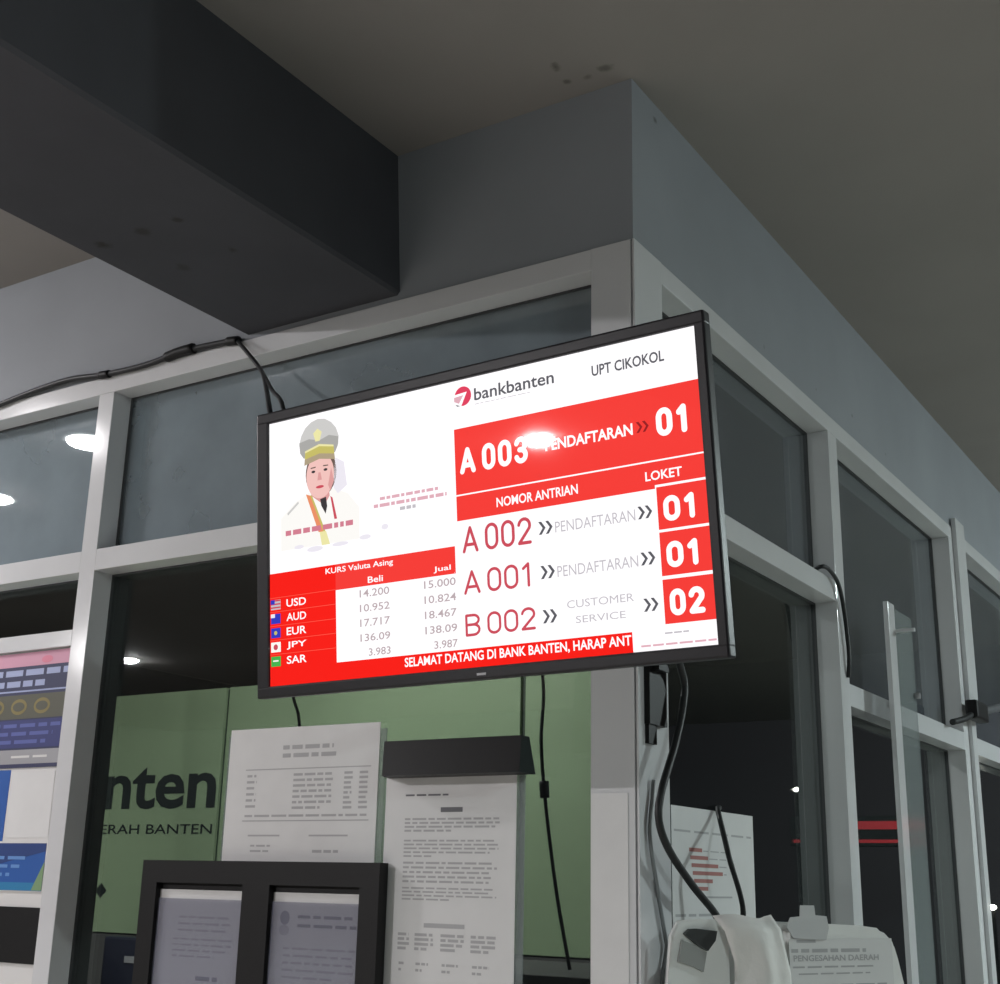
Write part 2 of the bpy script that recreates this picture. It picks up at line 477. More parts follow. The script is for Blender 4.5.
def window(n, label, axis, a0, a1, rails, panes):
    w = thing('window_%d' % n, label, 'window', (0, 0, 0), kind='structure')
    for (z0, z1) in rails:
        b = bmesh.new()
        if axis == 'x': box(b, a0, a1, 0.0, D, z0, z1, bevel=0.0015)
        else: box(b, -D, 0.0, a0, a1, z0, z1, bevel=0.0015)
        part('transom', b, M_FRAME, w, kind='structure')
    for (z0, z1) in panes:
        b = bmesh.new()
        if axis == 'x': box(b, a0, a1, 0.055, 0.060, z0, z1)
        else: box(b, -0.060, -0.055, a0, a1, z0, z1)
        part('pane', b, (M_DUSTY if axis == 'x' else M_DUSTY_R) if z1 == ZH0 else M_GLASS, w, kind='structure')
        # dark rubber gasket round the pane
        g = bmesh.new(); t = 0.003
        if axis == 'x':
            for r in ((a0, a1, 0.050, 0.066, z0, z0 + t), (a0, a1, 0.050, 0.066, z1 - t, z1), (a0, a0 + t, 0.050, 0.066, z0 + t, z1 - t), (a1 - t, a1, 0.050, 0.066, z0 + t, z1 - t)): box(g, *r)
        else:
            for r in ((-0.066, -0.050, a0, a1, z0, z0 + t), (-0.066, -0.050, a0, a1, z1 - t, z1), (-0.066, -0.050, a0, a0 + t, z0 + t, z1 - t), (-0.066, -0.050, a1 - t, a1, z0 + t, z1 - t)): box(g, *r)
        part('gasket', g, M_GASK, w, kind='structure')
        h = bmesh.new(); t = 0.0025; p0, p1 = 0.067, D - 0.002  # dark strips that paint in the shade on the frame's inner half
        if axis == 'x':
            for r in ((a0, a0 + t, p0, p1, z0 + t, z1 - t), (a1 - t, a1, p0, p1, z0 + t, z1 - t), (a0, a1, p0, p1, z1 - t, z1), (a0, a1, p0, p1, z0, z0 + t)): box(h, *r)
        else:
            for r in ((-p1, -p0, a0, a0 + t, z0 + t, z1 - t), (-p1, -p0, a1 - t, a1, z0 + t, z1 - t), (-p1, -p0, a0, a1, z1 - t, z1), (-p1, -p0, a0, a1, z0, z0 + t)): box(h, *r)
        part('shade_lining', h, M_SHADE, w, kind='structure')
    return w
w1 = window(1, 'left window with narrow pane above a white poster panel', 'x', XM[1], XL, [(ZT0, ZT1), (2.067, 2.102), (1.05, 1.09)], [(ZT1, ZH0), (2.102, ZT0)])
b = bmesh.new(); box(b, XM[1], XL, 0.012, 0.05, 1.09, 2.067)
part('infill_panel', b, M_BOARD, w1, kind='structure')
b = bmesh.new(); box(b, -1.66, -1.345, 0.008, 0.012, 1.427, 1.535)
part('black_slot', b, M_BLACK, w1, kind='structure', label='black rectangular slot low in the white panel')
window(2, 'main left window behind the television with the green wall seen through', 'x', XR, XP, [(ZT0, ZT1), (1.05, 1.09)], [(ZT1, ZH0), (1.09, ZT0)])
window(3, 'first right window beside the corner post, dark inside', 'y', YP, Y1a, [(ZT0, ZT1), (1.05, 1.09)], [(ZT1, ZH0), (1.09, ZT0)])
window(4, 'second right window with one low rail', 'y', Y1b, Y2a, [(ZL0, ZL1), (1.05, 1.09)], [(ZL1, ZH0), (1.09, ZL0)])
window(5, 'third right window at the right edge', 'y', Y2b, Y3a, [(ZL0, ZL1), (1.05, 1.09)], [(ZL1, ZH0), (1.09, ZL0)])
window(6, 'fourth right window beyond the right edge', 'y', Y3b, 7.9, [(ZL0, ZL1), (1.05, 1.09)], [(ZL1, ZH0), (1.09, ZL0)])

# ================================================================ INSIDE THE BOOTH
GY = 1.6
gp = thing('partition_wall', 'pale green panelled partition with black lettering behind the left window', 'partition', (-2.4, GY, 0))
xs = [-5.2, -3.66, -2.424, -1.187, -0.86]
for i in range(4):
    b = bmesh.new(); box(b, xs[i] + 0.009, xs[i + 1] - 0.009, GY, GY + 0.03, 1.405, 2.255, bevel=0.002)
    part('panel', b, M_GREEN, gp)
b = bmesh.new(); box(b, xs[0], xs[-1], GY + 0.012, GY + 0.06, 1.405, 2.25)
part('backing', b, M_SEAM, gp)
b = bmesh.new(); box(b, xs[0], xs[-1], GY - 0.004, GY + 0.06, 0.0, 1.40)
part('lower_panel', b, M_GREY, gp, label='dark grey lower panel')
f = Flat()
f.text('bankbanten', -3.93, 1.834, -2.442, 2.012, M_LETTER, 2, bold=0.022)
f.build('sign_letters', under(gp, on_left(GY - 0.001)), gp, label='large black lower case lettering')
f = Flat()
f.text('BANK PEMBANGUNAN DAERAH BANTEN', -4.06, 1.747, -2.446, 1.781, M_LETTER, 2, bold=0.006)
f.poly([(-3.005, 1.548), (-2.975, 1.575), (-2.945, 1.548), (-2.975, 1.521)], M_LETTER, 2)
f.build('sign_tagline', under(gp, on_left(GY - 0.001)), gp, label='small black capitals under the large lettering')

mo = thing('monitor', 'dark navy monitor back low behind the left window', 'monitor', (-2.36, 1.3, 0.75))
b = bmesh.new(); box(b, -2.575, -2.12, 1.28, 1.33, 1.05, 1.412, bevel=0.008); part('casing', b, M_NAVYPL, mo)
b = bmesh.new(); box(b, -2.40, -2.32, 1.30, 1.35, 0.77, 1.10, bevel=0.006); part('stand', b, M_BLACK, mo)
b = bmesh.new(); box(b, -2.47, -2.25, 1.22, 1.44, 0.75, 0.77, bevel=0.004); part('foot', b, M_BLACK, mo)
b = bmesh.new(); box(b, -2.47, -2.42, 1.277, 1.281, 1.335, 1.355); part('sticker', b, M_INK, mo, label='small grey sticker')
dk = thing('desk', 'grey desk inside the booth below the windows', 'desk', (-1.6, 1.1, 0))
b = bmesh.new(); box(b, -2.4, -0.7, 0.75, 1.5, 0.71, 0.75, bevel=0.004); part('desktop', b, M_GREY, dk)
for x in (-2.38, -0.76):
    b = bmesh.new(); box(b, x, x + 0.04, 0.78, 1.47, 0.0, 0.71); part('side_panel', b, M_GREY, dk)
ch = thing('office_chair', 'grey round backed chair at lower left behind the window', 'chair', (-2.72, 1.0, 0))
b = bmesh.new()
bmesh.ops.create_uvsphere(b, u_segments=24, v_segments=14, radius=1.0)
bmesh.ops.scale(b, vec=(0.21, 0.045, 0.27), verts=b.verts[:]); bmesh.ops.translate(b, vec=(-2.68, 1.15, 1.13), verts=b.verts[:])
for fc in b.faces: fc.smooth = True
part('backrest', b, M_CHAIR, ch)
b = bmesh.new(); box(b, -2.90, -2.46, 0.76, 1.18, 0.44, 0.52, bevel=0.03); part('seat', b, M_CHAIR, ch)
b = bmesh.new(); tube(b, [(-2.68, 0.98, 0.06), (-2.68, 0.98, 0.45)], 0.025, smooth=0); part('column', b, M_BLACK, ch)
b = bmesh.new(); tube(b, [(-2.68, 1.12, 0.46), (-2.68, 1.24, 0.60), (-2.68, 1.23, 0.95)], 0.018); part('back_bar', b, M_BLACK, ch)
b = bmesh.new()
for k in range(5):
    a = math.radians(72 * k + 20)
    tube(b, [(-2.68, 0.98, 0.09), (-2.68 + 0.27 * math.cos(a), 0.98 + 0.27 * math.sin(a), 0.03)], 0.022, smooth=0)
part('base', b, M_BLACK, ch)
sh = thing('shelf', 'dark shelf just inside the glass under the hanging cable', 'shelf', (-0.2, 0.3, 1.4))
b = bmesh.new(); box(b, -0.62, -0.095, 0.22, 0.62, 1.43, 1.452, bevel=0.003); part('board', b, M_GREY, sh)
for x in (-0.55, -0.16):
    b = bmesh.new(); prism(b, [(x, 0.24), (x + 0.02, 0.24), (x + 0.02, 0.60), (x, 0.60)], 0.0, 1.43); part('side_panel', b, M_GREY, sh)

# ================================================================ TELEVISION
ax, bx, cx_ = math.radians(-0.359), math.radians(5.743), math.radians(-0.579)
RM = Matrix.Rotation(ax, 3, 'Z') @ Matrix.Rotation(bx, 3, 'X') @ Matrix.Rotation(cx_, 3, 'Y')
U, N_, V = RM @ Vector((1, 0, 0)), RM @ Vector((0, -1, 0)), RM @ Vector((0, 0, 1))
TVM = Matrix(((U.x, V.x, N_.x, -0.03532), (U.y, V.y, N_.y, -0.44178), (U.z, V.z, N_.z, 2.06568), (0, 0, 0, 1)))
tv = bpy.data.objects.new('television', None); COL.objects.link(tv); tv.empty_display_size = 0.1
tv.matrix_world = TVM
tv['label'] = 'black framed television with the red and white queue display on the corner post'
tv['category'] = 'television'
SW, SH = 0.349, 0.1963
OW, OT, OB = 0.372, 0.2140, -0.2130
OR = 0.3635
def tvpart(name, bm, mats, parent=tv, **k):
    bmesh.ops.recalc_face_normals(bm, faces=bm.faces[:])
    return obj(name, bm, mats, parent, Matrix.Identity(4), **k)
b = bmesh.new()
box(b, -OW, OR, SH, OT, -0.016, 0.004, bevel=0.003)
box(b, -OW, OR, OB, -SH, -0.016, 0.004, bevel=0.003)
box(b, -OW, -SW, -SH - 0.004, SH + 0.004, -0.016, 0.004, bevel=0.003)
box(b, SW, OR, -SH - 0.004, SH + 0.004, -0.016, 0.004, bevel=0.003)
tvpart('bezel', b, M_TVBLK)
b = bmesh.new()
box(b, -OW + 0.006, OR - 0.008, OB + 0.006, OT - 0.006, -0.030, -0.012, bevel=0.003)
box(b, -0.27, 0.27, -0.185, 0.11, -0.062, -0.028, bevel=0.012)
tvpart('back_casing', b, M_BLACK)
b = bmesh.new()
box(b, 0.012, 0.026, -0.2075, -0.2045, 0.0035, 0.0050)
tvpart('indicator', b, M_STEEL, label='small bright mark on the lower bezel')
# picture colours
WHT = emi('screen_white', (255, 253, 255), 1.08)
LAV = emi('screen_pale', (238, 234, 243), 1.0)
RED = emi('screen_red', (247, 62, 56), 1.0)
RED2 = emi('screen_bright_red', (250, 32, 24), 1.0)
GRY = emi('screen_grey', (196, 192, 198), 1.0)
DGR = emi('screen_dark_grey', (92, 92, 98), 1.0)
TXR = emi('screen_red_text', (205, 78, 92), 1.0)
PKT = emi('screen_pink_text', (226, 176, 188), 1.0)
SKIN = emi('screen_skin', (243, 196, 190), 1.0)
SKIN2 = emi('screen_skin_shade', (222, 160, 158), 1.0)
CAP = emi('screen_cap', (172, 171, 168), 1.0)
CAPL = emi('screen_cap_light', (206, 205, 203), 1.0)
GOLD = emi('screen_gold', (200, 190, 105), 1.0)
GOLD2 = emi('screen_pale_gold', (238, 232, 170), 1.0)
ORA = emi('screen_orange', (236, 146, 104), 1.0)
IVO = emi('screen_ivory', (253, 251, 247), 1.0)
HAIR = emi('screen_hair', (110, 92, 84), 1.0)
BLU = emi('screen_blue', (52, 60, 190), 1.0)
GRN = emi('screen_green', (70, 180, 80), 1.0)
BLKS = emi('screen_charcoal', (62, 58, 60), 1.0)
LOGO = emi('screen_logo_red', (226, 66, 96), 1.0)
sc = Flat()
sc.slab(-SW, -SH, SW, SH, WHT, 0.01)
screen = sc.build('screen', Matrix.Identity(4), tv, label='lit picture with white background')
I4 = Matrix.Identity(4)
# queue board (right)
q = Flat()
q.rect(-0.0135, 0.0365, 0.3488, 0.1280, RED, 1)
q.rect(-0.0135, 0.0050, 0.3488, 0.0345, RED, 1)
q.rect(-0.0135, 0.0005, 0.2810, 0.0050, RED, 1)
q.strokes('A 003', -0.0055, 0.0635, 0.1025, 0.1000, WHT, 2, w=0.19)
q.text('PENDAFTARAN', 0.1290, 0.0735, 0.2560, 0.0885, WHT, 2, bold=0.025)
q.strokes('01', 0.2885, 0.0645, 0.3340, 0.1008, WHT, 2, w=0.21)
q.text('NOMOR ANTRIAN', 0.0505, 0.0105, 0.1735, 0.0235, WHT, 2, bold=0.018)
q.text('LOKET', 0.2690, 0.0113, 0.3185, 0.0232, WHT, 2, bold=0.018)
def chev(u, v0, v1, m):
    h = v1 - v0; w = h * 0.52; t = h * 0.26
    for k in range(2):
        x = u + k * h * 0.62
        q.poly([(x, v1), (x + t, v1), (x + w + t * 0.4, (v0 + v1) / 2), (x + w - t * 0.6, (v0 + v1) / 2)], m, 2)
        q.poly([(x, v0), (x + w - t * 0.6, (v0 + v1) / 2), (x + w + t * 0.4, (v0 + v1) / 2), (x + t, v0)], m, 2)
chev(0.2610, 0.0745, 0.0885, emi('screen_maroon', (150, 30, 34), 1.0))
rows = [('A 002', -0.0440, -0.0090, '01', -0.0512, 0.0020), ('A 001', -0.0995, -0.0685, '01', -0.1082, -0.0545), ('B 002', -0.1550, -0.1265, '02', -0.1663, -0.1125)]
for i, (nm, v0, v1, lk, b0, b1) in enumerate(rows):
    q.strokes(nm, -0.0060, v0 - 0.0005, 0.1020, v1 + 0.0005, TXR, 2, w=0.125)
    mid = (v0 + v1) / 2
    chev(0.1128, mid - 0.0085, mid + 0.0085, DGR)
    chev(0.2555, mid - 0.0080, mid + 0.0080, DGR)
    if i < 2:
        q.text('PENDAFTARAN', 0.1375, mid - 0.0085, 0.2520, mid + 0.0055, GRY, 2, bold=0.0)
    else:
        q.text('CUSTOMER', 0.1490, -0.1340, 0.2430, -0.1240, GRY, 2)
        q.text('SERVICE', 0.1605, -0.1535, 0.2305, -0.1445, GRY, 2)
    q.rect(0.2825, b0, 0.3490, b1, RED, 1)
    q.strokes(lk, 0.2905, b0 + 0.0090, 0.3360, b1 - 0.0125, WHT, 2, w=0.22)
q.build('queue_board', I4, screen, label='red queue number board')
# exchange table (left)
t = Flat()
t.rect(-SW, -SH, -0.2250, -0.0325, RED2, 1)
t.rect(-0.2250, -0.0695, -0.0185, -0.0325, RED, 1)
t.text('KURS Valuta Asing', -0.2430, -0.0470, -0.1225, -0.0365, WHT, 2, bold=0.012)
t.text('Beli', -0.1670, -0.0660, -0.1405, -0.0570, WHT, 2, bold=0.012)
t.text('Jual', -0.0545, -0.0655, -0.0262, -0.0565, WHT, 2, bold=0.012)
cur = [('USD', '14.200', '15.000'), ('AUD', '10.952', '10.824'), ('EUR', '17.717', '18.467'), ('JPY', '136.09', '138.09'), ('SAR', '3.983', '3.987')]
for i, (c, bu, se) in enumerate(cur):
    v = -0.0840 - i * 0.0206
    t.text(c, -0.3170, v, -0.2800, v + 0.0112, WHT, 2, bold=0.012)
    w = 0.052 if len(bu) > 5 else 0.038
    t.text(bu, -0.1300 - w, v - 0.0008, -0.1300, v + 0.0098, emi('screen_warm_grey', (188, 172, 176), 1.0), 2, bold=0.010)
    t.text(se, -0.0190 - w, v - 0.0008, -0.0190, v + 0.0098, emi('screen_warm_grey', (188, 172, 176), 1.0), 2, bold=0.010)
    t.rect(-SW, v + 0.0150, -0.2250, v + 0.0158, emi('screen_thin_red', (255, 92, 76), 1.0), 2)
    u0, u1, f0, f1 = -0.3470, -0.3285, v - 0.0020, v + 0.0125
    if i == 0:
        t.rect(u0, f0, u1, f1, GRY, 2)
        for k in range(3): t.rect(u0, f0 + 0.002 + k * 0.005, u1, f0 + 0.0042 + k * 0.005, TXR, 3)
        t.rect(u0, f0 + 0.008, u0 + 0.008, f1, BLU, 4)
    elif i in (1, 2):
        t.rect(u0, f0, u1, f1, BLU, 2)
        if i == 1: t.rect(u0, f0 + 0.009, u0 + 0.008, f1, LAV, 3)
        else: t.ell((u0 + u1) / 2, (f0 + f1) / 2, 0.003, 0.003, GOLD, 3)
    elif i == 3:
        t.rect(u0, f0, u1, f1, IVO, 2); t.ell((u0 + u1) / 2, (f0 + f1) / 2, 0.0042, 0.0042, TXR, 3)
    else:
        t.rect(u0, f0, u1, f1, GRN, 2); t.rect(u0 + 0.004, f0 + 0.007, u1 - 0.004, f0 + 0.009, IVO, 3)
t.build('exchange_rate_table', I4, screen, label='red table of currency rates with small flags')
# ticker
k_ = Flat()
k_.rect(-0.2250, -SH, 0.2375, -0.1715, RED2, 1)
k_.text('SELAMAT DATANG DI BANK BANTEN, HARAP ANT', -0.1068, -0.1895, 0.2360, -0.1748, WHT, 2, bold=0.02)
k_.lines(0.2485, -0.1920, 0.3470, -0.1880, 1, PKT, 1, fill=0.6, last=1, seed=5, word=0.012)
k_.lines(0.2810, -0.1790, 0.3140, -0.1750, 1, GRY, 1, fill=0.5, last=1, seed=6, word=0.008)
k_.build('ticker_banner', I4, screen, label='red running text banner')
# header logo and branch name
l = Flat()
cu, cv, rr = 0.0030, 0.1725, 0.0138
l.ell(cu, cv, rr, rr, LOGO, 1)
l.poly([(cu - 0.0150, cv + 0.0035), (cu + 0.0070, cv + 0.0052), (cu - 0.0030, cv - 0.0140), (cu - 0.0150, cv - 0.0105)], WHT, 2)
l.poly([(cu - 0.0140, cv + 0.0000), (cu + 0.0015, cv + 0.0012), (cu - 0.0062, cv - 0.0098), (cu - 0.0140, cv - 0.0060)], PKT, 3)
l.poly([(cu - 0.0120, cv - 0.0105), (cu - 0.0035, cv - 0.0135), (cu - 0.0090, cv - 0.0135)], DGR, 4)
l.build('logo', I4, screen, label='round red logo')
l = Flat()
l.text('bankbanten', 0.0215, 0.1625, 0.1468, 0.1800, DGR, 1, bold=0.014)
l.lines(0.0220, 0.1560, 0.1100, 0.1590, 1, GRY, 1, fill=0.3, last=1, seed=4, word=0.01)
l.build('logo_lettering', I4, screen)
l = Flat(); l.text('UPT CIKOKOL', 0.2030, 0.1600, 0.3055, 0.1745, DGR, 1, bold=0.02)
l.build('branch_name', I4, screen)
# portrait
p = Flat()
p.poly([(-0.3270, 0.0480), (-0.3000, 0.0680), (-0.2740, 0.0790), (-0.2260, 0.0790), (-0.2000, 0.0680), (-0.1800, 0.0450), (-0.1800, -0.0010), (-0.3270, -0.0010)], IVO, 1)
p.poly([(-0.3140, 0.0540), (-0.2930, 0.0690), (-0.2915, 0.0660), (-0.3130, 0.0505)], CAPL, 2)
p.ell(-0.2490, 0.1050, 0.0290, 0.0360, HAIR, 2)
p.poly([(-0.2220, 0.1240), (-0.2060, 0.1150), (-0.2010, 0.0800), (-0.2180, 0.0700), (-0.2260, 0.0800)], LAV, 2)
p.poly([(-0.2640, 0.0900), (-0.2350, 0.0900), (-0.2330, 0.0690), (-0.2430, 0.0560), (-0.2680, 0.0740)], SKIN2, 3)
p.ell(-0.2500, 0.1010, 0.0262, 0.0335, SKIN, 4)
p.poly([(-0.2310, 0.0760), (-0.2240, 0.0900), (-0.2290, 0.1100), (-0.2350, 0.0850)], SKIN2, 5)
for s in (-1, 1):
    p.ell(-0.2510 + s * 0.0115, 0.1085, 0.0036, 0.0020, BLKS, 5)
    p.poly([(-0.2510 + s * 0.0070, 0.1140), (-0.2510 + s * 0.0165, 0.1135), (-0.2510 + s * 0.0165, 0.1152), (-0.2510 + s * 0.0070, 0.1158)], HAIR, 5)
p.poly([(-0.2530, 0.1060), (-0.2490, 0.1060), (-0.2465, 0.0945), (-0.2550, 0.0945)], SKIN2, 5)
p.ell(-0.2505, 0.0845, 0.0075, 0.0022, TXR, 5)
# cap
p.poly([(-0.2800, 0.1330), (-0.2870, 0.1420), (-0.2890, 0.1530), (-0.2850, 0.1660), (-0.2770, 0.1770), (-0.2660, 0.1840), (-0.2530, 0.1870), (-0.2400, 0.1850), (-0.2280, 0.1780), (-0.2190, 0.1680), (-0.2140, 0.1550), (-0.2150, 0.1430), (-0.2210, 0.1330)], CAPL, 5)
p.poly([(-0.2800, 0.1310), (-0.2870, 0.1400), (-0.2885, 0.1560), (-0.2700, 0.1590), (-0.2500, 0.1540), (-0.2320, 0.1590), (-0.2145, 0.1540), (-0.2155, 0.1410), (-0.2210, 0.1310), (-0.2500, 0.1420)], CAP, 6)
p.poly([(-0.2780, 0.1290), (-0.2770, 0.1400), (-0.2500, 0.1460), (-0.2230, 0.1410), (-0.2220, 0.1290), (-0.2500, 0.1340)], GOLD, 7)
p.poly([(-0.2770, 0.1385), (-0.2500, 0.1450), (-0.2230, 0.1400), (-0.2230, 0.1428), (-0.2500, 0.1482), (-0.2770, 0.1415)], GOLD2, 8)
p.poly([(-0.2790, 0.1200), (-0.2780, 0.1300), (-0.2500, 0.1345), (-0.2220, 0.1300), (-0.2210, 0.1210), (-0.2500, 0.1260)], emi('screen_khaki', (176, 160, 132), 1.0), 7)
p.poly([(-0.2570, 0.1530), (-0.2610, 0.1660), (-0.2530, 0.1720), (-0.2450, 0.1660), (-0.2490, 0.1530)], GOLD2, 8)
# sash, tie, lapel
p.poly([(-0.2770, 0.0770), (-0.2660, 0.0730), (-0.2420, 0.0180), (-0.2540, 0.0180)], ORA, 5)
p.poly([(-0.2690, 0.0745), (-0.2650, 0.0730), (-0.2410, 0.0180), (-0.2450, 0.0180)], GOLD, 6)
p.poly([(-0.2500, 0.0660), (-0.2390, 0.0680), (-0.2370, 0.0540), (-0.2400, 0.0430), (-0.2480, 0.0560)], BLKS, 6)
p.poly([(-0.2310, 0.0680), (-0.2270, 0.0650), (-0.2190, 0.0330), (-0.2240, 0.0330)], TXR, 6)
p.poly([(-0.2520, 0.0180), (-0.2400, 0.0180), (-0.2330, -0.0020), (-0.2480, -0.0020)], GOLD2, 5)
p.lines(-0.3160, 0.0190, -0.1900, 0.0285, 1, emi('screen_dusky_pink', (212, 128, 146), 1.0), 7, fill=0.8, last=1, seed=3, word=0.016)
p.lines(-0.1430, 0.0468, -0.0400, 0.0548, 1, PKT, 1, fill=0.55, last=1, seed=7, word=0.012)
p.lines(-0.1540, 0.0372, -0.0290, 0.0452, 1, PKT, 1, fill=0.62, last=1, seed=8, word=0.012)
p.lines(-0.1085, 0.0280, -0.0790, 0.0358, 1, GRY, 1, fill=0.62, last=1, seed=9, word=0.01)
for (a, c, w, h) in ((-0.292, 0.0010, 0.018, 0.003), (-0.262, -0.0055, 0.03, 0.004), (-0.170, 0.0, 0.02, 0.0035), (-0.135, 0.010, 0.012, 0.004), (-0.215, -0.004, 0.03, 0.003)):
    p.ell(a, c, w / 2, h, LAV, 2)
p.build('portrait', I4, screen, label='portrait of an officer in cap and white uniform')
# wall mount: arm from the set to a plate on the post
b = bmesh.new()
TI = TVM.inverted()
def tvbox(c0, c1, r):
    tube(b, [TI @ Vector(c0), TI @ Vector(c1)], r, seg=8, smooth=0)
tvbox((-0.02, -0.37, 2.05), (0.03, -0.20, 2.02), 0.014)
tvbox((0.03, -0.20, 2.02), (0.012, 0.03, 2.02), 0.014)
tvpart('mount_arm', b, M_BLACK)
b = bmesh.new()
for (x0, x1, y0, y1, z0, z1) in ((0.0, 0.010, 0.020, 0.082, 1.845, 2.10), (0.010, 0.022, 0.030, 0.066, 1.93, 2.10)):
    fs = box(b, x0, x1, y0, y1, z0, z1)
box(b, 0.0, 0.007, 0.022, 0.050, 1.815, 1.845)
bmesh.ops.transform(b, matrix=TI, verts=b.verts[:])
tvpart('mount_plate', b, M_BLACK)

# ================================================================ CABLES
def cable(name, label, runs, m=M_CABLE, extra=None):
    b = bmesh.new()
    for pts, r in runs: tube(b, pts, r)
    o = obj(name, b, m, label=label, cat='cable')
    if extra:
        for pts, r in extra:
            bb = bmesh.new(); tube(bb, pts, r, smooth=4)
            obj('tape_wrap', bb, M_BLACK, o)
    return o
yy = -0.008
cable('cable', 'black cable clipped along the top rail at left, forking down behind the television',
      [([(-2.59, yy, 2.655), (-2.3, yy, 2.668), (-1.95, yy, 2.66), (-1.80, yy, 2.662), (-1.685, yy, 2.673), (-1.558, yy, 2.685), (-1.44, yy, 2.690), (-1.318, yy, 2.679), (-1.191, yy, 2.676), (-1.091, yy, 2.685), (-1.026, yy, 2.684), (-0.927, yy, 2.679)], 0.0065),
       ([(-0.919, -0.008, 2.676), (-0.864, -0.03, 2.629), (-0.792, -0.06, 2.563), (-0.642, -0.2, 2.445), (-0.48, -0.36, 2.326), (-0.43, -0.385, 2.24)], 0.0045),
       ([(-0.864, -0.03, 2.629), (-0.792, -0.06, 2.563), (-0.63, -0.2, 2.447), (-0.453, -0.36, 2.33), (-0.41, -0.385, 2.22)], 0.0038)],
      extra=[([(-1.125, yy, 2.681), (-1.091, yy, 2.685), (-1.045, yy, 2.686)], 0.0115), ([(-1.335, yy, 2.680), (-1.305, yy, 2.678)], 0.009), ([(-0.945, yy, 2.680), (-0.915, yy, 2.676)], 0.010)])
cable('cable', 'short thin black cable seen through the glass above the price list sheet',
      [([(-0.84, 0.099, 2.255), (-0.845, 0.104, 2.20), (-0.825, 0.095, 2.02), (-0.784, 0.09, 1.933), (-0.768, 0.09, 1.894), (-0.755, 0.09, 1.80)], 0.0032)])
cable('cable', 'thin black cable with a lump hanging inside the glass down to the dark shelf',
      [([(-0.42, 0.101, 2.25), (-0.41, 0.14, 2.215), (-0.36, 0.27, 2.10), (-0.349, 0.3, 1.966), (-0.352, 0.3, 1.861), (-0.342, 0.3, 1.751), (-0.317, 0.3, 1.592), (-0.288, 0.3, 1.458)], 0.0034)],
      extra=[([(-0.345, 0.3, 1.785), (-0.343, 0.3, 1.755)], 0.009)])
cable('cable', 'thick black cable curving from the television bottom to the white kiosk',
      [([(0.045, -0.33, 2.05), (0.05, -0.05, 2.02), (0.03, 0.098, 1.935), (0.03, 0.100, 1.882), (0.03, 0.067, 1.816), (0.03, 0.017, 1.743), (0.03, 0.005, 1.698), (0.032, 0.035, 1.655), (0.034, 0.113, 1.605), (0.026, 0.225, 1.556), (0.012, 0.262, 1.52)], 0.0062)])
cable('cable', 'straight thin black cable crossing the notice on the right window',
      [([(-0.050, 0.425, 1.741), (-0.046, 0.408, 1.738), (-0.035, 0.391, 1.718), (-0.01, 0.351, 1.682), (0.008, 0.329, 1.645), (0.018, 0.345, 1.590), (0.019, 0.352, 1.556), (0.008, 0.365, 1.50)], 0.0048)])
cable('cable', 'thin grey wire hanging down the right face of the corner post',
      [([(0.005, 0.040, 1.76), (0.005, 0.034, 1.729), (0.005, 0.025, 1.677), (0.005, 0.044, 1.611), (0.005, 0.073, 1.531), (0.005, 0.077, 1.51), (0.005, 0.060, 1.462), (0.005, 0.058, 1.38)], 0.0032)], M_GCABLE)
cable('cable', 'short black cable looped over the upright right of the television',
      [([(-0.03, 0.93, 2.281), (0.004, 0.895, 2.283), (0.010, 0.932, 2.284), (0.011, 0.99, 2.262), (0.010, 1.023, 2.209), (0.009, 1.042, 2.132), (0.008, 1.045, 2.093), (0.004, 1.048, 2.06)], 0.0048)])

# ================================================================ PAPERS ON THE LEFT WINDOW
# posters on the white panel
f = Flat(); x0, x1 = -1.80, -1.345
f.slab(x0, 1.816, x1, 2.064, M_NAVY, 0.002)
f.rect(x0, 2.034, x1, 2.064, M_PINK)
f.ell(-1.42, 2.046, 0.018, 0.008, mat('rose_print', (214, 128, 150)), 2)
f.lines(x0, 2.008, x1 - 0.004, 2.032, 1, M_LBLUE, 1, fill=0.55, last=1, seed=21, word=0.045)
f.lines(x0, 1.986, x1 - 0.075, 2.006, 1, M_LBLUE, 1, fill=0.65, last=1, seed=22, word=0.04)
f.rect(x0, 1.9780, x1, 1.9815, M_LBLUE)
f.rect(x0, 1.920, x1, 1.972, M_OLIVE)
for k in range(5):
    f.ell(-1.72 + k * 0.075, 1.946, 0.026, 0.017, M_YELL, 2)
    f.ell(-1.72 + k * 0.075, 1.946, 0.019, 0.010, M_OLIVE, 3)
f.rect(x0, 1.858, x1, 1.917, mat('indigo_print', (50, 56, 112), rough=0.5))
f.lines(x0, 1.862, x1 - 0.006, 1.914, 3, mat('lilac_print', (86, 96, 160), rough=0.5), 2, fill=0.45, last=0.9, seed=23, word=0.05)
f.rect(x0, 1.824, x1, 1.854, M_SILV)
f.lines(-1.50, 1.836, -1.385, 1.842, 1, M_BOARD, 2, fill=0.8, last=1, seed=24, word=0.05)
f.build('poster', on_left(0.0095), label='pink and navy poster with white text lines, top of the left white panel', cat='poster')
f = Flat()
f.slab(x0, 1.565, x1, 1.812, M_BOARD, 0.002)
f.rect(x0, 1.665, -1.494, 1.812, M_ROYAL)
f.rect(x0, 1.567, -1.353, 1.661, M_ROYAL)
f.poly([(-1.60, 1.60), (-1.353, 1.645), (-1.353, 1.661), (-1.60, 1.661)], mat('deep_blue_print', (30, 58, 118), rough=0.5), 2)
f.rect(x0, 1.567, -1.353, 1.583, M_TEAL, 2)
f.lines(-1.75, 1.590, -1.385, 1.640, 3, mat('sky_print', (96, 140, 200), rough=0.5), 3, fill=0.4, last=0.8, seed=25, word=0.05)
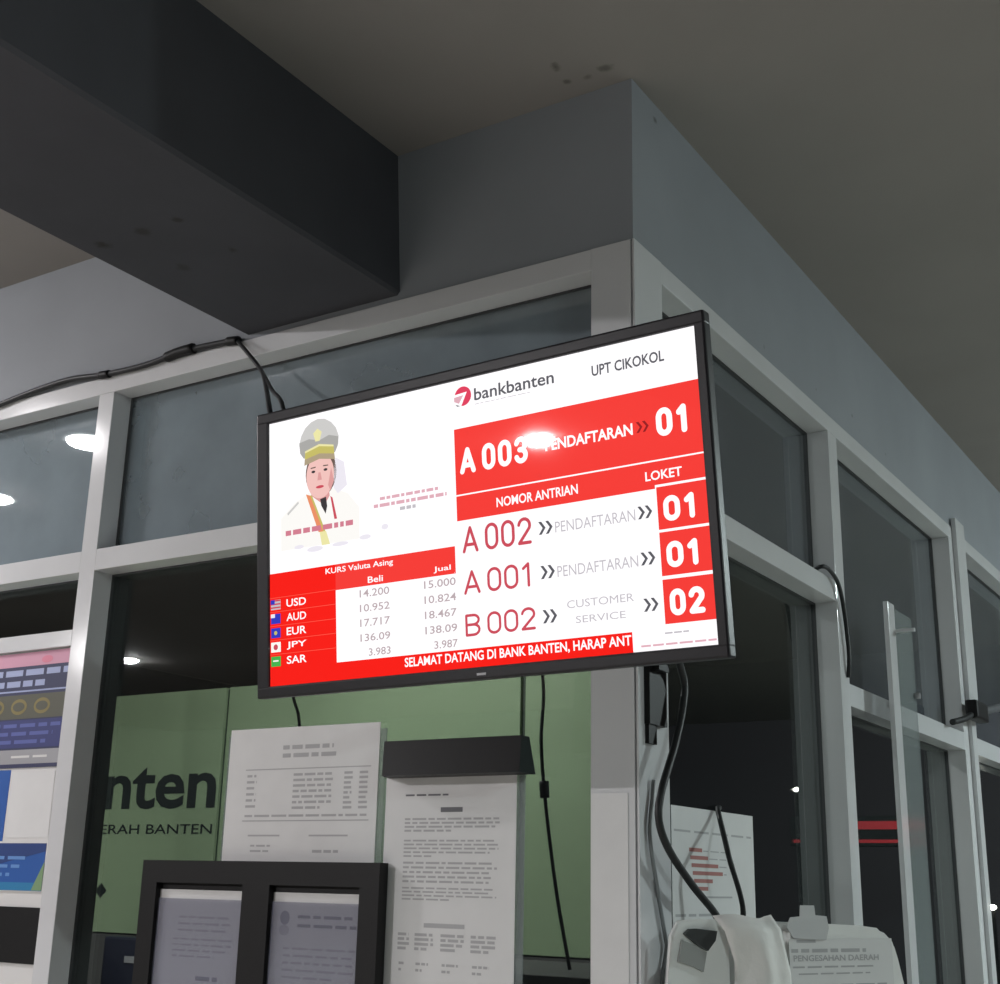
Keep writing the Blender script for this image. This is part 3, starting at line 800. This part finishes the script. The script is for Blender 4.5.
f.poly([(-1.385, 1.568), (-1.353, 1.568), (-1.353, 1.625)], mat('lime_print', (120, 150, 110), rough=0.5), 3)
f.rect(-1.487, 1.672, -1.352, 1.808, M_PAPER, 2)
f.build('poster', on_left(0.0095), label='blue poster with a blank white square above a blue band, on the left white panel', cat='poster')
# price list sheet in an acrylic holder
def sheet(name, label, x0, z0, x1, z1, y, draw, m=M_PAPER):
    f = Flat(); f.slab(x0, z0, x1, z1, m, 0.0012); draw(f)
    return f.build(name, on_left(y), label=label, cat='notice')
def price(f):
    f.lines(-0.765, 1.815, -0.630, 1.845, 2, M_INK, 1, fill=0.5, last=0.95, seed=31, word=0.03)
    f.rect(-0.855, 1.6990 + 0.004, -0.555, 1.701 + 0.004, M_INK); f.rect(-0.855, 1.797, -0.555, 1.799, M_INK)
    f.lines(-0.850, 1.725, -0.825, 1.792, 6, M_INK, 1, fill=0.4, last=1, seed=32, word=0.02)
    f.lines(-0.735, 1.722, -0.640, 1.792, 7, M_INK, 1, fill=0.45, last=0.7, seed=33, word=0.02)
    f.lines(-0.615, 1.722, -0.595, 1.792, 8, M_INK, 1, fill=0.5, last=1, seed=34, word=0.02)
    f.lines(-0.580, 1.722, -0.560, 1.792, 8, M_INK, 1, fill=0.5, last=1, seed=35, word=0.02)
    f.lines(-0.850, 1.709, -0.560, 1.717, 1, M_INK, 1, fill=0.5, last=1, seed=36, word=0.025)
    f.rect(-0.838, 1.676, -0.760, 1.679, M_INK); f.rect(-0.690, 1.676, -0.600, 1.679, M_INK)
    f.lines(-0.830, 1.645, -0.780, 1.664, 2, M_INK, 1, fill=0.35, last=0.9, seed=37, word=0.02)
    f.lines(-0.680, 1.645, -0.620, 1.655, 1, M_INK, 1, fill=0.5, last=1, seed=38, word=0.02)
pl = thing('acrylic_sheet_holder', 'clear acrylic plate taped to the glass behind the price list sheet', 'holder', (-0.72, 0.05, 1.6))
b = bmesh.new(); box(b, -0.905, -0.525, 0.0485, 0.0515, 1.40, 1.864); part('plate', b, M_ACRYL, pl)
sheet('notice_sheet', 'white printed price list sheet with a table, under the left end of the television', -0.900, 1.42, -0.5385, 1.875, 0.0475, price)
# black twin document holder
bh = thing('document_holder', 'black twin document frame holding two sheets, hung low on the left window', 'holder', (-0.8, 0.03, 1.25))
b = bmesh.new()
X0, X1, Z0, Z1 = -1.077, -0.503, 1.22, 1.6310
yb0, yb1 = 0.018, 0.032
for r in ((X0, X1, yb0, yb1, 1.590, Z1), (X0, X1, yb0, yb1, Z0, 1.262), (X0, -1.036, yb0, yb1, 1.262, 1.590), (-0.815, -0.750, yb0, yb1, 1.262, 1.590), (-0.545, X1, yb0, yb1, 1.262, 1.590)): box(b, *r)
box(b, X0, X1, yb1, 0.042, Z0, Z1)
part('frame', b, M_BLACK, bh)
for (a0, a1, sd, lb) in ((-1.036, -0.816, 41, 'left'), (-0.749, -0.546, 51, 'right')):
    f = Flat(); f.slab(a0, 1.27, a1, 1.578, M_PAPER, 0.001)
    if sd == 41:
        f.lines(a0 + 0.055, 1.500, a1 - 0.030, 1.535, 3, M_INK, 1, fill=0.3, last=0.9, seed=sd, word=0.03)
        f.lines(a0 + 0.045, 1.455, a1 - 0.020, 1.495, 4, M_INK, 1, fill=0.3, last=0.7, seed=sd + 1, word=0.03)
        f.lines(a0 + 0.11, 1.40, a0 + 0.17, 1.43, 2, M_INKD, 1, fill=0.5, last=0.7, seed=sd + 2, word=0.03)
    else:
        f.ell(a0 + 0.030, 1.535, 0.011, 0.012, M_INKD, 1); f.ell(a0 + 0.030, 1.514, 0.012, 0.009, M_INK, 2)
        f.lines(a0 + 0.060, 1.515, a1 - 0.010, 1.545, 2, M_INKD, 1, fill=0.35, last=1.0, seed=sd, word=0.03)
        f.lines(a0 + 0.030, 1.430, a1 - 0.010, 1.490, 5, M_INK, 1, fill=0.3, last=0.7, seed=sd + 1, word=0.03)
        f.lines(a0 + 0.090, 1.405, a0 + 0.130, 1.415, 1, M_INKD, 1, fill=0.5, last=1, seed=sd + 2, word=0.03)
        f.lines(a0 + 0.050, 1.33, a1 - 0.010, 1.395, 6, M_INK, 1, fill=0.3, last=0.7, seed=sd + 3, word=0.03)
    f.build('notice_sheet', on_left(0.0305), label='white typed sheet in the %s opening of the black twin frame' % lb, cat='notice')
    b = bmesh.new(); box(b, a0 + 0.001, a1 - 0.001, 0.0262, 0.0272, 1.263, 1.562)
    part('sleeve', b, M_SLEEVE, bh, label='grey clear plastic sleeve')
# long notice with black hood
def procedure(f):
    f.lines(-0.475, 1.742, -0.385, 1.748, 1, M_INKD, 1, fill=0.5, last=1, seed=61, word=0.02)
    f.rect(-0.400, 1.716, -0.355, 1.724, M_INKD)
    f.lines(-0.475, 1.682, -0.280, 1.708, 4, M_INK, 1, fill=0.5, last=0.5, seed=62, word=0.02)
    f.lines(-0.475, 1.640, -0.280, 1.672, 5, M_INK, 1, fill=0.45, last=0.3, seed=63, word=0.02)
    f.lines(-0.475, 1.598, -0.280, 1.636, 5, M_INK, 1, fill=0.45, last=0.9, seed=64, word=0.02)
    f.lines(-0.475, 1.570, -0.280, 1.594, 4, M_INK, 1, fill=0.45, last=0.5, seed=65, word=0.02)
    f.rect(-0.427, 1.528, -0.345, 1.535, M_INK)
    for k, (a, c) in enumerate(((-0.480, -0.455), (-0.445, -0.405), (-0.392, -0.345), (-0.332, -0.282))):
        f.lines(a, 1.490, c, 1.520, 4, M_INK, 1, fill=0.6, last=0.7, seed=66 + k, word=0.02)
        f.lines(a + 0.004, 1.455, c - 0.01, 1.475, 2, M_INK, 1, fill=0.4, last=0.5, seed=76 + k, word=0.012)
sheet('notice_sheet', 'long white typed notice under the black hood, right of the black twin frame', -0.5185, 1.33, -0.2485, 1.790, 0.0470, procedure)
lp = thing('hooded_board', 'black hood strip with a clear acrylic backing plate above the long notice', 'holder', (-0.37, 0.05, 1.6))
b = bmesh.new()
vs = [b.verts.new(c) for c in ((-0.507, 0.020, 1.8365), (-0.225, 0.020, 1.8365), (-0.212, -0.005, 1.7745), (-0.490, -0.005, 1.7745), (-0.520, 0.046, 1.8365), (-0.225, 0.046, 1.8365), (-0.212, 0.046, 1.7745), (-0.512, 0.046, 1.7745))]
for q4 in ((0, 1, 2, 3), (4, 7, 6, 5), (0, 4, 5, 1), (3, 2, 6, 7), (0, 3, 7, 4), (1, 5, 6, 2)): b.faces.new([vs[i] for i in q4])
part('hood', b, M_BLACK, lp)
b = bmesh.new(); box(b, -0.5225, -0.234, 0.0488, 0.0518, 1.33, 1.80); part('plate', b, M_ACRYL, lp)
# blank sheet on the post
f = Flat(); f.slab(-0.083, 1.20, -0.019, 1.7385, M_PAPER, 0.001)
f.build('paper_strip', on_left(-0.0012), label='blank white paper strip stuck on the left face of the corner post', cat='paper')

# ================================================================ RIGHT WINDOW SIDE
f = Flat(); f.slab(0.226, 1.40, 0.589, 1.7345, M_PAPER, 0.001)
f.lines(0.234, 1.690, 0.576, 1.698, 1, M_INK, 1, fill=0.45, last=1, seed=81, word=0.07)
for k, w in enumerate((0.055, 0.075, 0.115, 0.13, 0.08, 0.055)):
    z = 1.664 - k * 0.0128; u = 0.294 + k * 0.0045
    f.rect(u, z - 0.0032, u + w, z + 0.0032, M_INKR, 1)
    if k < 4: f.lines(u + w + 0.004, z - 0.003, 0.455, z + 0.001, 1, M_INK, 1, fill=0.5, last=1, seed=82 + k, word=0.04)
f.rect(0.34, 1.5845, 0.478, 1.5875, M_INK)
f.lines(0.235, 1.553, 0.40, 1.560, 1, M_INK, 1, fill=0.6, last=1, seed=88, word=0.05)
f.build('notice_sheet', on_right(-0.0525), label='white notice with short red lines on the right window', cat='notice')

# white dispenser mounted on the right face of the post
DD = Vector((0.40, 0.9165, 0)).normalized(); NN = Vector((0.9165, -0.40, 0)).normalized(); OO = Vector((0.06, -0.03, 0))
KM = Matrix(((DD.x, 0, NN.x, OO.x), (DD.y, 0, NN.y, OO.y), (0, 1, 0, 0), (0, 0, 0, 1)))   # (s, z, out)
def kbox(bm, s0, s1, z0, z1, n0, n1, bevel=0.0, mi=0):
    return box(bm, s0, s1, z0, z1, n0, n1, mi, bevel)
def kobj(name, bm, m, parent=None, **k):
    bmesh.ops.transform(bm, matrix=KM, verts=bm.verts[:])
    bmesh.ops.recalc_face_normals(bm, faces=bm.faces[:])
    return obj(name, bm, m, parent, **k)
b = bmesh.new()
prof = [(-0.006, 1.25), (0.000, 1.47), (0.008, 1.535), (0.020, 1.553), (0.060, 1.5575), (0.115, 1.5575), (0.125, 1.545), (0.125, 1.25)]
lo = [b.verts.new((s + (0.035 if s < 0.05 else 0.0), z - 0.004, -0.05)) for s, z in prof]; hi = [b.verts.new((s, z, -0.004)) for s, z in prof]
n = len(prof)
for i in range(n): b.faces.new((lo[i], lo[(i + 1) % n], hi[(i + 1) % n], hi[i]))
b.faces.new(lo[::-1]); fr = b.faces.new(hi)
bmesh.ops.bevel(b, geom=[e for e in fr.edges], offset=0.004, segments=2, affect='EDGES')
disp = kobj('dispenser', b, M_KIOSK, label='white wall dispenser with a slanted dark window, left of the crumpled paper', cat='dispenser')
b = bmesh.new()
dv = [(0.030, 1.5365), (0.040, 1.5435), (0.052, 1.5440), (0.094, 1.5405), (0.090, 1.527), (0.075, 1.513), (0.052, 1.523)]
a = [b.verts.new((s, z, -0.006)) for s, z in dv]; c = [b.verts.new((s, z, 0.001)) for s, z in dv]
for i in range(len(dv)): b.faces.new((a[i], a[(i + 1) % len(dv)], c[(i + 1) % len(dv)], c[i]))
b.faces.new(c); b.faces.new(a[::-1])
kobj('sensor_window', b, M_SENSOR, disp, label='dark grey window')
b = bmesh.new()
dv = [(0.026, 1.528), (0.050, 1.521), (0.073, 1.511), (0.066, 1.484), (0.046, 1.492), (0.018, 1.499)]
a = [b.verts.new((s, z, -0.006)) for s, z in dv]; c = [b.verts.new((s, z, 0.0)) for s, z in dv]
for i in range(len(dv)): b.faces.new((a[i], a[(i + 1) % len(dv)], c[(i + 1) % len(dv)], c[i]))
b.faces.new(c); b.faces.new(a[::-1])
kobj('shade_patch', b, mat('dispenser_shade_grey', (150, 152, 150), rough=0.4), disp, label='pale grey patch with shade painted in')  # shading on the dispenser front, painted as a grey patch

# kiosk
ki = thing('ticket_kiosk', 'white rounded kiosk with a printed notice at lower right', 'kiosk', (0.19, 0.28, 0))
def kpart(name, bm, m, parent, **k):
    bmesh.ops.transform(bm, matrix=KM, verts=bm.verts[:])
    bmesh.ops.translate(bm, verts=bm.verts[:], vec=-ki.location)
    return obj(name, bm, m, parent, **k)
b = bmesh.new()
prof = [(0.235, 0.0), (0.235, 1.548), (0.300, 1.551), (0.340, 1.5505), (0.400, 1.549), (0.445, 1.545), (0.475, 1.537), (0.494, 1.523), (0.503, 1.500), (0.506, 1.45), (0.512, 0.0)]
lo = [b.verts.new((s, z, -0.13)) for s, z in prof]; hi = [b.verts.new((s, z, -0.0)) for s, z in prof]
n = len(prof)
for i in range(n): b.faces.new((lo[i], lo[(i + 1) % n], hi[(i + 1) % n], hi[i]))
b.faces.new(lo[::-1]); fr = b.faces.new(hi)
bmesh.ops.bevel(b, geom=[e for e in fr.edges], offset=0.011, segments=3, affect='EDGES')
kpart('body', b, M_KIOSK, ki)
KF = Matrix(((DD.x, 0, NN.x, OO.x), (DD.y, 0, NN.y, OO.y), (0, 1, 0, 0), (0, 0, 0, 1)))
f = Flat(); f.slab(0.242, 1.33, 0.478, 1.529, M_PAPER, 0.0008)
f.rect(0.258, 1.523, 0.300, 1.5275, M_INK)
f.lines(0.246, 1.507, 0.415, 1.516, 1, M_INK, 1, fill=0.6, last=1, seed=91, word=0.03)
f.text('PENGESAHAN DAERAH', 0.250, 1.496, 0.444, 1.505, M_INK, 1, bold=0.02)
f.lines(0.248, 1.484, 0.430, 1.491, 1, M_INK, 1, fill=0.35, last=1, seed=92, word=0.03)
f.lines(0.260, 1.474, 0.440, 1.481, 1, M_INK, 1, fill=0.3, last=0.9, seed=93, word=0.03)
f.lines(0.250, 1.40, 0.470, 1.465, 7, M_INK, 1, fill=0.3, last=0.7, seed=94, word=0.03)
KFo = KF.copy(); KFo.translation = KF.translation + NN * 0.0012
f.build('notice_sheet', KFo, label='white notice with small capitals stuck on the front of the kiosk', cat='notice')
b = bmesh.new()
pts = [(0.236, 1.546), (0.245, 1.5605), (0.266, 1.562), (0.268, 1.5785), (0.298, 1.5785), (0.300, 1.564), (0.325, 1.5625), (0.329, 1.545), (0.322, 1.527), (0.290, 1.528), (0.250, 1.530)]
a = [b.verts.new((s, z, 0.0022)) for s, z in pts]; c = [b.verts.new((s, z, 0.0038)) for s, z in pts]
for i in range(len(pts)): b.faces.new((a[i], a[(i + 1) % len(pts)], c[(i + 1) % len(pts)], c[i]))
b.faces.new(c); b.faces.new(a[::-1])
kpart('tape_tab', b, mat('masking_tape', (188, 189, 190), rough=0.6), ki, label='pale grey tape tab sticking up')
# crumpled paper draped between dispenser and kiosk
b = bmesh.new()
rnd = random.Random(4)
NU, NV = 16, 14
grid = []
for j in range(NV + 1):
    row = []
    tv_ = j / NV
    z = 1.562 - 0.30 * tv_
    lft = 0.092 + 0.030 * min(1.0, tv_ * 4.5); rgt = 0.214 + 0.028 * min(1, tv_ * 3.2)
    for i in range(NU + 1):
        tu = i / NU
        s = lft + (rgt - lft) * tu
        out = 0.006 + 0.014 * math.sin(math.pi * tu) + 0.006 * math.sin(9 * tu + 4 * tv_) * math.cos(6 * tv_ + 3 * tu) + rnd.uniform(-0.0015, 0.0015)
        if j == 0: out -= 0.012
        row.append(b.verts.new((s, z + 0.003 * math.sin(7 * tu), out)))
    grid.append(row)
for j in range(NV):
    for i in range(NU):
        fc = b.faces.new((grid[j][i], grid[j][i + 1], grid[j + 1][i + 1], grid[j + 1][i])); fc.smooth = True
o = kobj('crumpled_paper', b, mat('crumpled_white_paper', (222, 220, 217), rough=0.8, bump=0.3, scale=25), label='crumpled white paper cover between the dispenser and the kiosk', cat='paper')
md = o.modifiers.new('thickness', 'SOLIDIFY'); md.thickness = 0.0012

# clear acrylic upright in front of the second right window
ac = thing('acrylic_screen', 'narrow clear acrylic screen with a metal edge in front of the second right window', 'screen', (0.05, 1.3, 0))
b = bmesh.new(); box(b, 0.044, 0.056, 1.212, 1.266, 0.0, 2.262, bevel=0.002); part('edge_bar', b, M_FRAME, ac)
b = bmesh.new(); box(b, 0.047, 0.053, 1.266, 1.420, 0.0, 2.255); part('sheet', b, M_ACRYL, ac)
b = bmesh.new(); box(b, 0.053, 0.098, 1.270, 1.282, 2.196, 2.204); part('cross_bar', b, M_FRAME, ac)
b = bmesh.new(); tube(b, [(0.054, 1.405, 2.062), (0.066, 1.405, 2.062)], 0.008, smooth=0); part('stud', b, M_STEEL, ac)

# metal strip on the wide upright with its dark clamp and rod
ms = thing('conduit_strip', 'pale metal strip fixed on the wide upright near the right edge', 'conduit', (0.0, 2.2, 1.6))
b = bmesh.new(); box(b, 0.0, 0.014, 2.155, 2.262, 2.135, 2.705, bevel=0.002); part('strip', b, M_FRAME, ms)
b = bmesh.new(); box(b, 0.0, 0.012, 2.165, 2.215, 1.05, 2.15, bevel=0.002); part('lower_strip', b, M_FRAME, ms)
cl = thing('clamp', 'dark clamp with a grey rod sticking out at the right edge', 'clamp', (0.02, 2.1, 2.12))
b = bmesh.new(); box(b, 0.014, 0.05, 2.08, 2.22, 2.085, 2.140, bevel=0.008); part('jaw', b, M_BLACK, cl)
b = bmesh.new(); tube(b, [(0.034, 2.14, 2.110), (0.036, 2.30, 2.135), (0.036, 2.62, 2.19)], 0.012); part('rod', b, mat('dull_grey_rod', (84, 86, 90), rough=0.5), cl)
b = bmesh.new(); tube(b, [(0.03, 2.10, 2.10), (0.03, 2.0, 2.075), (0.02, 1.90, 2.055)], 0.009); part('tail', b, M_CABLE, cl)

# ================================================================ LAMPS AND LIGHTS OF THE PLACE, WITH AN ADDED FILL LAMP
def lamp_mat(s, tone):
    key = 'lamp_diffuser_%.2f_%.2f' % (s, tone[0])
    if key not in MATS:
        m = bpy.data.materials.new(key); m.use_nodes = True
        nt = m.node_tree; nt.nodes.remove(nt.nodes['Principled BSDF'])
        e = nt.nodes.new('ShaderNodeEmission'); e.inputs[0].default_value = tone + (1,); e.inputs[1].default_value = LAMP * s
        nt.links.new(e.outputs[0], nt.nodes['Material Output'].inputs['Surface'])
        MATS[key] = m
    return MATS[key]
for (x, y, s, lb) in LAMPS:
    tone = (0.86, 1.0, 1.0) if x > 2.0 else (1.0, 0.97, 0.985)
    zc = 2.985 if 0 < y < 6 and x < 0 else 3.0
    dl = thing('downlight', lb, 'lamp', (x, y, zc), group='round ceiling lamps')
    b = bmesh.new()
    bmesh.ops.create_uvsphere(b, u_segments=28, v_segments=14, radius=1.0)
    bmesh.ops.bisect_plane(b, geom=b.verts[:] + b.edges[:] + b.faces[:], plane_co=(0, 0, 0), plane_no=(0, 0, 1), clear_outer=True)
    bmesh.ops.scale(b, vec=(0.068, 0.068, 0.021), verts=b.verts[:])
    bmesh.ops.translate(b, vec=(x, y, zc - 0.006), verts=b.verts[:])
    part('diffuser', b, lamp_mat(s, tone), dl)
    b = bmesh.new(); disc(b, (x, y), 0.088, zc - 0.004, zc); part('trim_ring', b, M_TRIMW, dl)

# red running-text board across the walkway, mirrored in the right windows
lb_ = thing('led_board', 'red light board across the walkway, mirrored in the right windows', 'sign', (1.7, 5.8, 2.0))
b = bmesh.new(); box(b, 1.10, 1.78, 5.80, 5.86, 1.85, 2.02, bevel=0.005); part('housing', b, M_BLACK, lb_)
ML = bpy.data.materials.new('red_light'); ML.use_nodes = True
_b = ML.node_tree.nodes['Principled BSDF']; _b.inputs['Base Color'].default_value = (0.02, 0, 0, 1)
_b.inputs['Emission Color'].default_value = (1.0, 0.03, 0.05, 1); _b.inputs['Emission Strength'].default_value = 0.6
for (v0, v1, u0, u1) in ((1.945, 1.990, 1.13, 1.52), (1.870, 1.888, 1.13, 1.76)):
    f = Flat(); f.rect(u0, v0, u1, v1, ML)
    f.build('light_row', under(lb_, on_left(5.799)), lb_)
b = bmesh.new(); tube(b, [(1.44, 5.83, 0.0), (1.44, 5.83, 1.85)], 0.03, smooth=0); part('pole', b, M_BLACK, lb_)
def bulb_mat():
    if 'bulb' not in MATS:
        m = bpy.data.materials.new('bulb'); m.use_nodes = True
        nt = m.node_tree; nt.nodes.remove(nt.nodes['Principled BSDF'])
        e = nt.nodes.new('ShaderNodeEmission'); e.inputs[0].default_value = (1, 0.96, 0.85, 1); e.inputs[1].default_value = 30
        nt.links.new(e.outputs[0], nt.nodes['Material Output'].inputs['Surface']); MATS['bulb'] = m
    return MATS['bulb']
for (x, y, z, r, lb) in ((1.80, 6.0, 2.19, 0.014, 'small white lamp on a dark post behind the red light board'), (0.71, 6.0, 1.535, 0.015, 'small white lamp on a low dark post across the walkway')):
    pt = thing('post_lamp', lb, 'lamp', (x, y, 0), group='small post lamps')
    b = bmesh.new(); tube(b, [(x, y, 0.0), (x, y, z - r)], 0.012, smooth=0); part('post', b, M_BLACK, pt)
    b = bmesh.new(); bmesh.ops.create_uvsphere(b, u_segments=16, v_segments=10, radius=r); bmesh.ops.scale(b, vec=(1.3, 1, 1), verts=b.verts[:]); bmesh.ops.translate(b, vec=(x, y, z), verts=b.verts[:])
    part('globe', b, bulb_mat(), pt)
